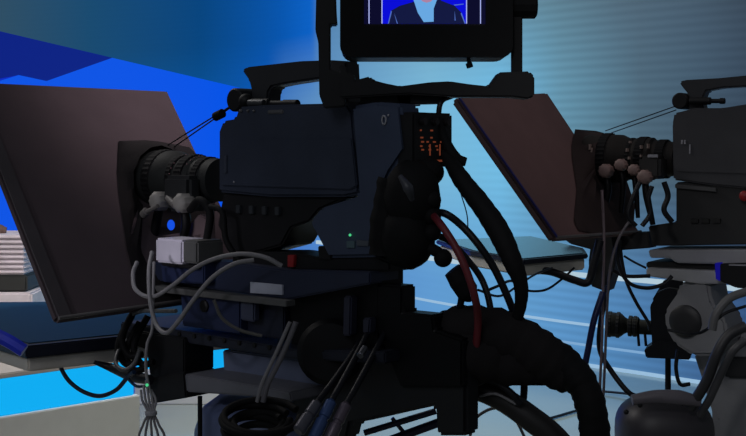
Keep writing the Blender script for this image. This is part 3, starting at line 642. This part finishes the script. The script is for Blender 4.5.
obj('bolt', b, black_m, dm)
b = NB(); cyl(b, c0-Vector((0, -.02, .05)), Vector((c0.x, c0.y+.02, 0)), .06, .08, 28); obj('stand_post', b, dark_m, dm, smooth=True)
# tablet at the right edge
tb_ = thing('control_tablet', 'black control tablet with glowing blue left edge at the right side under the far camera', 'tablet', C2, tuple(C2.on(740, 282, -.2)))
b = NB(); prism(b, pp(C2, [(719, 264), (790, 262), (790, 292), (736, 288), (719, 281)], -.16), -.16, -.13, .003); obj('case', b, black_m, tb_)
b = NB(); prism(b, pp(C2, [(715, 263), (720, 263), (720, 281), (716, 279)], -.16), -.163, -.135, .001); obj('glowing_edge', b, glow('blue_edge', (16, 14, 110)), tb_)
b = NB(); prism(b, pp(C2, [(729, 264.2), (790, 265.5), (790, 267), (729, 265.5)], -.161), -.163, -.16, 0); obj('bright_rim', b, mark_m, tb_)
b = NB(); ball(b, C2.on(744, 196, -.09), .012, (1, .6, 1.1)); obj('record_button', b, red_m, cam2)

# small distant camera
M3 = Rig(2.55*(652-373)/1200*2.0, 5.1, -math.radians(18))
c3 = thing('small_studio_camera', 'small black camera standing in the background between the two big cameras', 'camera', M3, tuple(M3.on(668, 362, 0)))
def plate3(name, pts, c, c2, m, bv=.004): return plate(name, pts, c, c2, m, c3, bv, None, M3)
plate3('housing', [(650, 306), (658, 292), (668, 288), (690, 292), (694, 340), (680, 352), (652, 346)], -.06, .06, mat('distant_black', (12, 14, 20), .7, spec=.15))
plate3('base', [(644, 350), (660, 340), (692, 346), (690, 360), (646, 358)], -.07, .07, MATS['distant_black'])
plate3('handle', [(652, 300), (664, 280), (682, 278), (684, 288), (668, 290), (658, 304)], -.015, .015, MATS['distant_black'])
b = NB(); a_ = M3.on(654, 328, 0); e_ = M3.on(607, 324, 0); LL = (a_-e_).length; lathe(b, a_, e_-a_, [(0, .03), (LL*.3, .032), (LL*.34, .042), (LL*.5, .04), (LL*.56, .03), (LL*.62, .036), (LL*.7, .05), (LL, .054)], 28); l3 = obj('lens', b, mat('distant_lens', (12, 14, 16), .7, spec=.15), c3, smooth=True)
for k in (.36, .46, .72, .9):
    b = NB(); lathe(b, a_, e_-a_, [(LL*k, .05 if k > .6 else .042), (LL*k+.002, .056 if k > .6 else .045), (LL*k+.014, .056 if k > .6 else .045), (LL*k+.016, .05 if k > .6 else .042)], 40, teeth=-.03); obj('grip_ring', b, MATS['distant_black'], l3)
b = NB(); 
for x in (638, 645): cyl(b, M3.on(x, 334, -.02), M3.on(x+1, 346, -.02), .006)
obj('lens_bracket', b, MATS['distant_black'], c3)
b = NB(); p = M3.on(668, 358, 0); cyl(b, p, (p.x, p.y, .3), .012, .014)
for k in range(3): a = k*2.094; cyl(b, (p.x, p.y, .4), (p.x+.35*math.cos(a), p.y+.35*math.sin(a), .015), .016)
obj('tripod', b, MATS['distant_black'], c3, smooth=True)

# ================================================================== CABLES
def cable(name, pts, r, m, label, group=None, lump=0, seg=10):
    """pts = (px, py, distance)"""
    b = NB(); tube(b, [P(*p) for p in pts], r, seg, 8, lump); return obj(name, b, m, label=label, cat='cable', group=group, smooth=True)
cable('wrapped_hose', [(440, 146, 2.14), (448, 158, 2.12), (462, 180, 2.08), (482, 206, 2.05), (499, 232, 2.02), (512, 260, 2.0), (521, 286, 2.0), (519, 312, 2.02), (508, 332, 2.04)], [.009, .012, .016, .018, .0195, .017, .012, .010, .009], rubber_m, 'thick black wrapped hose slanting down behind the near camera', lump=.025, seg=14)
cable('red_cable', [(430, 212, 2.06), (442, 226, 2.0), (456, 248, 1.98), (467, 272, 1.97), (475, 298, 1.97), (478, 320, 2.0), (476, 350, 2.02)], .0065, redcab_m, 'single dark red cable hanging behind the near camera')
cable('black_cable', [(432, 212, 2.08), (446, 214, 2.05), (462, 226, 2.05), (478, 244, 2.04), (494, 268, 2.04), (508, 298, 2.04), (518, 325, 2.05)], .0065, cable_m, 'black cable arching beside the red cable, the longest arc toward the hose')
cable('black_cable', [(430, 234, 2.1), (448, 240, 2.1), (466, 258, 2.1), (482, 280, 2.1), (490, 306, 2.08), (490, 330, 2.06)], .006, cable_m, 'black cable hanging just right of the black sleeve')
cable('sleeved_connector', [(452, 270, 2.03), (460, 280, 2.03), (468, 292, 2.03), (474, 298, 2.03)], [.016, .021, .020, .010], rubber_m, 'thick black connector sleeve crossed by the red cable')
cable('black_cable', [(462, 290, 2.05), (460, 306, 2.06), (452, 320, 2.08), (442, 328, 2.1)], .006, cable_m, 'short black cable dropping from the thick connector sleeve')
cable('thin_cable', [(461, 194, 2.3), (467, 215, 2.3), (468, 234, 2.3)], .0012, cable_m, 'hair-thin black wire hanging left of the thick hose')
cable('thin_cable', [(478, 290, 2.3), (500, 296, 2.4), (520, 284, 2.6), (536, 274, 2.8), (552, 268, 2.9)], .0025, cable_m, 'thin black wire sagging below the far prompter monitor, lower loop')
cable('thin_cable', [(484, 292, 2.35), (498, 286, 2.4), (512, 281, 2.6), (524, 290, 2.8), (545, 290, 2.9), (562, 279, 3.0), (574, 268, 3.05)], .003, cable_m, 'thin black wire looping under the far prompter monitor, right loop')
cable('black_cable', [(534, 270, 3.0), (552, 272, 3.0), (574, 280, 3.0), (588, 282, 3.0), (594, 262, 3.0), (600, 240, 3.0)], .010, cable_m, 'thick black cable bunched under the right end of the far prompter monitor')
# draped black cloth bundle and big hose at the right
b = NB()
tube(b, [P(432, 332, 2.12), P(456, 328, 2.08), P(490, 330, 2.05), P(520, 342, 2.04), P(546, 360, 2.04), P(570, 378, 2.05)], [.022, .038, .040, .042, .040, .03], 18, 6, .05)
tube(b, [P(440, 355, 2.1), P(470, 352, 2.06), P(505, 360, 2.05), P(545, 366, 2.05)], [.03, .048, .044, .03], 18, 6, .06)
obj('cloth_cover', b, cloth_m, label='black cloth bundled over the cables right of the near camera', cat='cover', smooth=True)
cable('large_hose', [(540, 346, 2.06), (562, 362, 2.04), (582, 384, 2.02), (592, 412, 2.0), (596, 450, 2.0), (600, 520, 2.0), (606, 700, 2.0), (640, 1080, 2.1), (700, 1096, 2.1)], [.028, .030, .026, .0255, .0255, .0255, .0255, .0255], rubber_m, 'very thick black hose hanging from the black cloth bundle down past the bottom edge', seg=16, lump=.04)
cable('large_hose', [(445, 392, 2.12), (470, 388, 2.1), (500, 398, 2.08), (530, 418, 2.06), (560, 444, 2.05), (600, 500, 2.05), (620, 640, 2.05)], [.016, .019, .021, .022, .022, .02, .02], mat('worn_hose', (40, 38, 38), .5, spec=.4), 'thick worn hose sloping across the bottom edge under the cloth bundle', seg=14)
cable('black_cable', [(468, 386, 2.06), (490, 380, 2.05), (510, 392, 2.04), (520, 404, 2.04)], .006, cable_m, 'black cable lying along the top of the worn sloping hose')
cable('pale_ringed_cable', [(480, 396, 2.07), (496, 394, 2.05), (516, 404, 2.04)], .0025, greycab_m, 'thin pinkish grey line along the worn sloping hose')
b = NB(); tube(b, [P(524, 372, 2.1), P(524, 392, 2.1), P(522, 408, 2.1)], .0065); obj('pan_bar', b, dark_m, label='short black vertical rod under the cloth bundle', cat='rod', smooth=True)
cable('thin_cable', [(530, 424, 6.96), (575, 411, 7.30), (600, 402, 7.55)], .008, cable_m, 'thin dark wire crossing the pale floor right of the worn hose')
cable('thin_cable', [(470, 436, 2.3), (476, 418, 2.3), (496, 408, 2.3), (514, 418, 2.3), (526, 440, 2.3)], .003, greycab_m, 'pale thin cable looped near the bottom under the worn hose')
# black arm under the cloth
b = NB(); prism(b, [W0.xz(x, y, 2.12) for x, y in [(430, 350), (470, 345), (530, 362), (556, 374), (548, 384), (500, 384), (478, 394), (440, 396), (400, 394), (400, 360)]], 2.10, 2.17, .006)
arm = obj('support_bracket', b, dark_m, label='black metal arm under the cloth bundle right of the pan head', cat='bracket', smooth=True)
# grey looped cables at left
cable('grey_cable', [(137, 262, 2.35), (133, 274, 2.33), (136, 290, 2.3), (152, 297, 2.28), (172, 286, 2.25), (192, 270, 2.22), (214, 259, 2.2), (240, 254, 2.18), (264, 257, 2.16), (282, 266, 2.16)], .0042, greycab_m, 'light grey cable forming the upper loop in front of the hood')
cable('grey_cable', [(152, 252, 2.33), (149, 270, 2.3), (150, 300, 2.27), (156, 324, 2.24), (166, 333, 2.2), (178, 322, 2.18), (192, 302, 2.17), (212, 278, 2.16), (234, 264, 2.15), (254, 260, 2.15)], .0042, greycab_m, 'light grey cable forming the lower loop down to the rail')
cable('grey_cable', [(154, 262, 2.35), (153, 300, 2.3), (152, 330, 2.28), (147, 345, 2.26), (146, 370, 2.26), (150, 392, 2.26)], .0030, greycab_m, 'thin grey cable running straight down to the tied bundle')
cable('grey_cable', [(214, 300, 2.1), (222, 318, 2.1), (240, 330, 2.1), (262, 336, 2.1)], .003, mat('dim_cable', (86, 84, 82), .5), 'dim grey cable crossing the navy control box')
cable('thin_cable', [(132, 314, 2.4), (144, 311, 2.4), (160, 311, 2.35), (176, 311, 2.3)], .004, mat('dim_cable2', (80, 82, 84), .5), 'short grey rod-like cable level with the hood foot')
cable('twin_cable', [(290, 322, 2.08), (282, 340, 2.08), (272, 362, 2.08), (262, 384, 2.08), (257, 402, 2.08)], .0035, greycab_m, 'grey cable slanting over the rail, left of the pair')
cable('twin_cable', [(296, 322, 2.08), (288, 342, 2.08), (278, 364, 2.08), (268, 384, 2.08), (263, 402, 2.08)], .0050, mat('dim_cable3', (100, 98, 104), .5), 'thicker grey cable slanting over the rail, right of the pair')
labs = ['grey strand of the tied bundle at the bottom, leftmost', 'grey strand of the tied bundle at the bottom, second from left', 'grey strand of the tied bundle at the bottom, middle one', 'grey strand of the tied bundle at the bottom, fourth from left', 'grey strand of the tied bundle at the bottom, rightmost']
for i in range(5):
    k = i-2
    cable('bundled_cable', [(146+k*2.5, 380+abs(k)*5, 2.26), (149+k*3.4, 400, 2.25), (151+k*1.6, 413, 2.24), (151+k*3.8, 424, 2.24), (152+k*7, 446, 2.24), (152+k*6, 520, 2.24)], .0024, greycab_m, labs[i], 'tied grey cables')
b = NB(); c0 = P(151, 413, 2.24); lathe(b, c0-Vector((0, 0, .004)), (0, 0, 1), [(0, .010), (.001, .0115), (.007, .0115), (.008, .010)], 16); obj('cable_tie', b, mat('tie_grey', (150, 150, 156), .5), label='pale tie holding the grey cable bundle together', cat='cable tie')
b = NB(); ball(b, P(147, 385, 2.24), .003); obj('status_lamp', b, green_l, label='tiny green light beside the grey cable bundle', cat='light')
cable('grey_cable', [(128, 340, 2.5), (118, 352, 2.45), (116, 364, 2.42), (124, 370, 2.4), (134, 364, 2.4), (140, 350, 2.4)], .0045, mat('dim_cable4', (70, 72, 76), .5), 'dark grey curled cable beside the prompter monitor tray')
cable('blue_black_cable', [(60, 361, 2.5), (62, 370, 2.5), (70, 382, 2.48), (84, 392, 2.46), (100, 396, 2.44), (116, 390, 2.42), (127, 378, 2.4), (134, 372, 2.38)], .0045, mat('teal_cable', (6, 34, 62), .4), 'dark cable hanging in a loop in front of the glowing cyan strip')
b = NB(); cyl(b, P(60, 352, 2.5), P(60, 363, 2.5), .007); obj('cable_plug', b, black_m, label='small black plug under the prompter monitor tray', cat='plug')
cable('black_cable', [(94, 362, 2.5), (112, 368, 2.5), (132, 376, 2.45), (150, 380, 2.4)], [.004, .009, .012, .010], cable_m, 'thick black cable running from the cyan strip end to the bundle')
cable('black_cable', [(127, 378, 2.4), (136, 386, 2.38), (146, 386, 2.36)], .003, MATS['teal_cable'], 'short thin dark cable reaching the green light')
for i, (x, y) in enumerate(((118, 346), (126, 352), (122, 338), (134, 346))):
    cable('black_cable', [(x+14, y-30, 2.48), (x+4, y-12, 2.47), (x, y+4, 2.46), (x+8, y+18, 2.45), (x+20, y+16, 2.44)], .007, rubber_m, ['black cable curl between monitor and rails, leftmost', 'black cable curl between monitor and rails, third from left', 'black cable curl between monitor and rails, second from left', 'black cable curl between monitor and rails, rightmost'][i])
# coil of black cable around the column, bottom
for i, (dx, dy, r) in enumerate(((0, 0, 34), (4, 6, 28), (-2, 10, 30), (6, -3, 38), (3, 14, 22), (2, 3, 25))):
    pts = [(256+dx+r*math.cos(a/14*6.283), 420+dy+r*.45*math.sin(a/14*6.283), 2.05-.05*math.sin(a/14*6.283)) for a in range(14)]
    cable('coiled_cable', pts, .0065, rubber_m, 'black cable turn of the untidy coil at the bottom below the near camera', 'coil turns')
for i, (a0, a1, r, m_, lb_) in enumerate((((318, 402), (298, 432), .011, mat('conn_grey', (84, 84, 94), .4, metal=.4), 'grey metal cable connector at the bottom, left one of three'), ((332, 400), (313, 440), .0105, mat('conn_blue', (56, 80, 128), .4, metal=.3), 'bluish cable connector at the bottom, middle one of three'), ((347, 403), (326, 446), .0105, mat('conn_pink', (96, 86, 98), .4, metal=.4), 'pinkish grey cable connector at the bottom, right one of three'))):
    p0, p1 = P(*a0, 2.0), P(*a1, 1.96); t = thing('cable_connector', lb_, 'connector', W0, tuple(p1)); d = (p1-p0); l_ = d.length
    b = NB(); lathe(b, p0, d, [(0, r*.55), (.004, r*.9), (l_*.42, r*.95), (l_*.44, r*.78), (l_*.5, r*.78), (l_*.52, r), (l_*.95, r), (l_, r*.7)], 20); obj('barrel', b, m_, t, smooth=True)
    b = NB(); tube(b, [p0+d*.02, p0-d*.6+Vector((.005, .02, 0)), p0-d*1.4+Vector((.01, .05, 0)), p0-d*1.9+Vector((.01, .07, 0))], r*.55); obj('cable', b, cable_m, t, smooth=True)
# bright gaps below: chrome cross-bars near the floor
for i, (a0, a1, r) in enumerate((((364, 433), (436, 411), .006), ((372, 447), (440, 422), .0085), ((392, 418), (410, 440), .004))):
    b = NB(); cyl(b, P(*a0, 2.3), P(*a1, 2.3), r)
    obj('cross_bar', b, mat('bar_violet', (30, 26, 60), .4), label=['thin dark diagonal bar at the bottom below the pan head, upper of the long two', 'thick dark diagonal bar at the bottom edge below the pan head', 'short dark strut crossing the two diagonal bars at the bottom'][i], cat='bar', smooth=True)
# wires around the far rig
wl = [('far_cable', [(602, 190, 3.0), (604, 240, 3.0), (603, 290, 3.0), (602, 340, 2.98), (598, 436, 2.98), (598, 520, 2.98)], .0035, mat('rosy_cable', (112, 98, 104), .5), 'straight pale grey cable hanging from the far lens, left one'),
      ('far_cable', [(630, 220, 3.0), (618, 240, 3.0), (610, 270, 3.0), (607, 310, 3.0), (605, 360, 3.0), (602, 436, 3.0), (602, 520, 3.0)], .0035, mat('rosy_cable2', (100, 94, 100), .5), 'pale grey cable curving down from the far camera base, right one'),
      ('far_cable', [(603, 292, 2.96), (594, 320, 2.95), (588, 350, 2.95), (584, 372, 2.95), (580, 410, 2.95)], .008, bluecab_m, 'dark blue cable curving down left of the pale cables'),
      ('far_cable', [(608, 286, 3.02), (601, 320, 3.02), (600, 350, 3.02), (612, 372, 3.02), (628, 392, 3.0), (640, 398, 3.0)], .007, cable_m, 'black cable bending from the pale cables to the dome unit'),
      ('far_cable', [(620, 240, 3.05), (618, 262, 3.05), (628, 282, 3.05), (646, 288, 3.05), (664, 284, 3.05), (672, 276, 3.05)], .005, cable_m, 'black cable hanging in a loop under the far camera rails, upper loop'),
      ('far_cable', [(620, 250, 3.07), (626, 280, 3.07), (636, 302, 3.07), (648, 322, 3.07), (650, 330, 3.07)], .0045, cable_m, 'black cable running down toward the small background camera'),
      ('far_cable', [(612, 270, 3.1), (626, 276, 3.1), (650, 276, 3.1)], .005, cable_m, 'short level dark cable left of the far camera rails'),
      ('far_cable', [(624, 256, 3.1), (634, 262, 3.1), (646, 268, 3.1)], .003, cable_m, 'thin dark wire left of the far camera rails'),
      ('far_cable', [(678, 350, 3.0), (676, 368, 3.0), (680, 384, 3.0), (690, 384, 3.0)], .005, cable_m, 'short black hook of cable below the small background camera'),
      ('far_cable', [(746, 326, 2.7), (728, 336, 2.7), (716, 356, 2.7), (706, 382, 2.72), (690, 408, 2.75)], .012, mat('grey_black_cable', (44, 44, 48), .5), 'thick dark cable curving from the right edge to the dome unit, outer one'),
      ('far_cable', [(746, 340, 2.68), (732, 352, 2.68), (720, 376, 2.7), (710, 398, 2.72), (700, 415, 2.75)], .009, mat('grey_black_cable2', (60, 60, 64), .5), 'dark cable curving from the right edge to the dome unit, inner one'),
      ('far_cable', [(746, 306, 2.8), (724, 314, 2.8), (706, 330, 2.82), (690, 334, 2.85), (668, 330, 2.9)], .0035, cable_m, 'thin black cable crossing the grey robotic head'),
      ('far_cable', [(752, 290, 2.8), (730, 298, 2.8), (716, 314, 2.8), (712, 330, 2.8)], .010, mat('pale_tube', (96, 96, 98), .5), 'pale grey tube arching at the right edge'),
      ('far_cable', [(640, 182, 3.0), (632, 200, 3.0), (628, 216, 3.0), (636, 226, 3.0)], .006, cable_m, 'black cable below the pinkish knobs, left one'),
      ('far_cable', [(652, 186, 3.0), (648, 200, 3.0), (650, 214, 3.0), (642, 226, 3.0)], .006, cable_m, 'black cable below the pinkish knobs, middle one'),
      ('far_cable', [(664, 182, 3.02), (668, 196, 3.02), (664, 210, 3.02), (672, 222, 3.02)], .007, cable_m, 'black cable below the pinkish knobs, right one'),
      ('far_cable', [(586, 390, 7.9), (610, 392, 7.85), (640, 395, 7.7)], .008, cable_m, 'thin wire lying level above the pale floor left of the dome unit')]
for n_, pts, r, m, lb_ in wl: cable(n_.replace('far_', 'hanging_'), pts, r, m, lb_)

# ================================================================== LIGHT
w = bpy.data.worlds.new('studio_dark'); scn.world = w; w.use_nodes = True
w.node_tree.nodes['Background'].inputs[0].default_value = (.62, .68, .76, 1); w.node_tree.nodes['Background'].inputs[1].default_value = .11
def area(name, loc, tgt, size, e, col):
    l = bpy.data.lights.new(name, 'AREA'); l.size = size; l.energy = e; l.color = col
    o = bpy.data.objects.new(name, l); COL.objects.link(o); o.location = loc
    o.rotation_euler = (Vector(tgt)-Vector(loc)).to_track_quat('-Z', 'Y').to_euler(); return o
def spot(name, loc, tgt, ang, e, col, blend=.8, size=.2):
    l = bpy.data.lights.new(name, 'SPOT'); l.spot_size = math.radians(ang); l.spot_blend = blend; l.energy = e; l.color = col; l.shadow_soft_size = size
    o = bpy.data.objects.new(name, l); COL.objects.link(o); o.location = loc
    o.rotation_euler = (Vector(tgt)-Vector(loc)).to_track_quat('-Z', 'Y').to_euler(); return o
spot('hood_spot', (.9, 2.3, 3.9), tuple(C1.M @ pts1[1]), 20, 230, (1, .84, .88), 1, .15)
spot('far_hood_spot', (1.8, 2.2, 3.9), tuple(C2.M @ ((pts2[0]*.6+pts2[1]*.4))), 26, 40, (1, .82, .80), 1, .15)
area('studio_fill', (-1.4, -.6, 3.4), (0, 2.5, 1.2), 1.6, 11, (.9, .93, 1))
spot('tray_fill', (-1.3, .3, .9), tuple(C1.dep(90, 350, 2.4)), 14, 26, (1, .97, .92), 1, .1)
spot('junction_fill', (-2.0, .6, 2.3), tuple(C1.M @ C1.on(175, 290, -.1)), 15, 36, (.94, .92, 1), 1, .1)
spot('box_fill', (-1.6, .6, 1.9), tuple(C1.M @ C1.on(172, 250, -.15)), 6, 40, (.94, .90, 1), 1, .05)
spot('robot_fill', (-.2, .2, 2.6), tuple(C2.M @ C2.on(740, 345, -.1)), 26, 34, (1, .98, .98), 1, .1)
area('stage_wash', (-1.9, 4.0, 3.6), (-1.9, 6.2, .6), 1.2, 66, (1, .96, .93))
spot('floor_wash', (0, 5.7, 4.2), (.1, 6.0, 0), 62, 330, (1, .98, .76), .5, .4)
area('wall_foot_wash', (1.2, 7.6, 2.8), (1.3, 8.6, 0), 1.0, 60, (.3, .6, 1))

# ================================================================== CAMERA
cd = bpy.data.cameras.new('photo_camera'); co = bpy.data.objects.new('photo_camera', cd); COL.objects.link(co)
co.location = (0, 0, EYE); co.rotation_euler = (math.pi/2, 0, 0)
cd.sensor_width = 36; cd.lens = F/746*36; cd.shift_y = -(218-HY)/746; cd.clip_start = .05; cd.clip_end = 100
scn.camera = co
scn.view_settings.view_transform = 'Standard'; scn.view_settings.look = 'None'
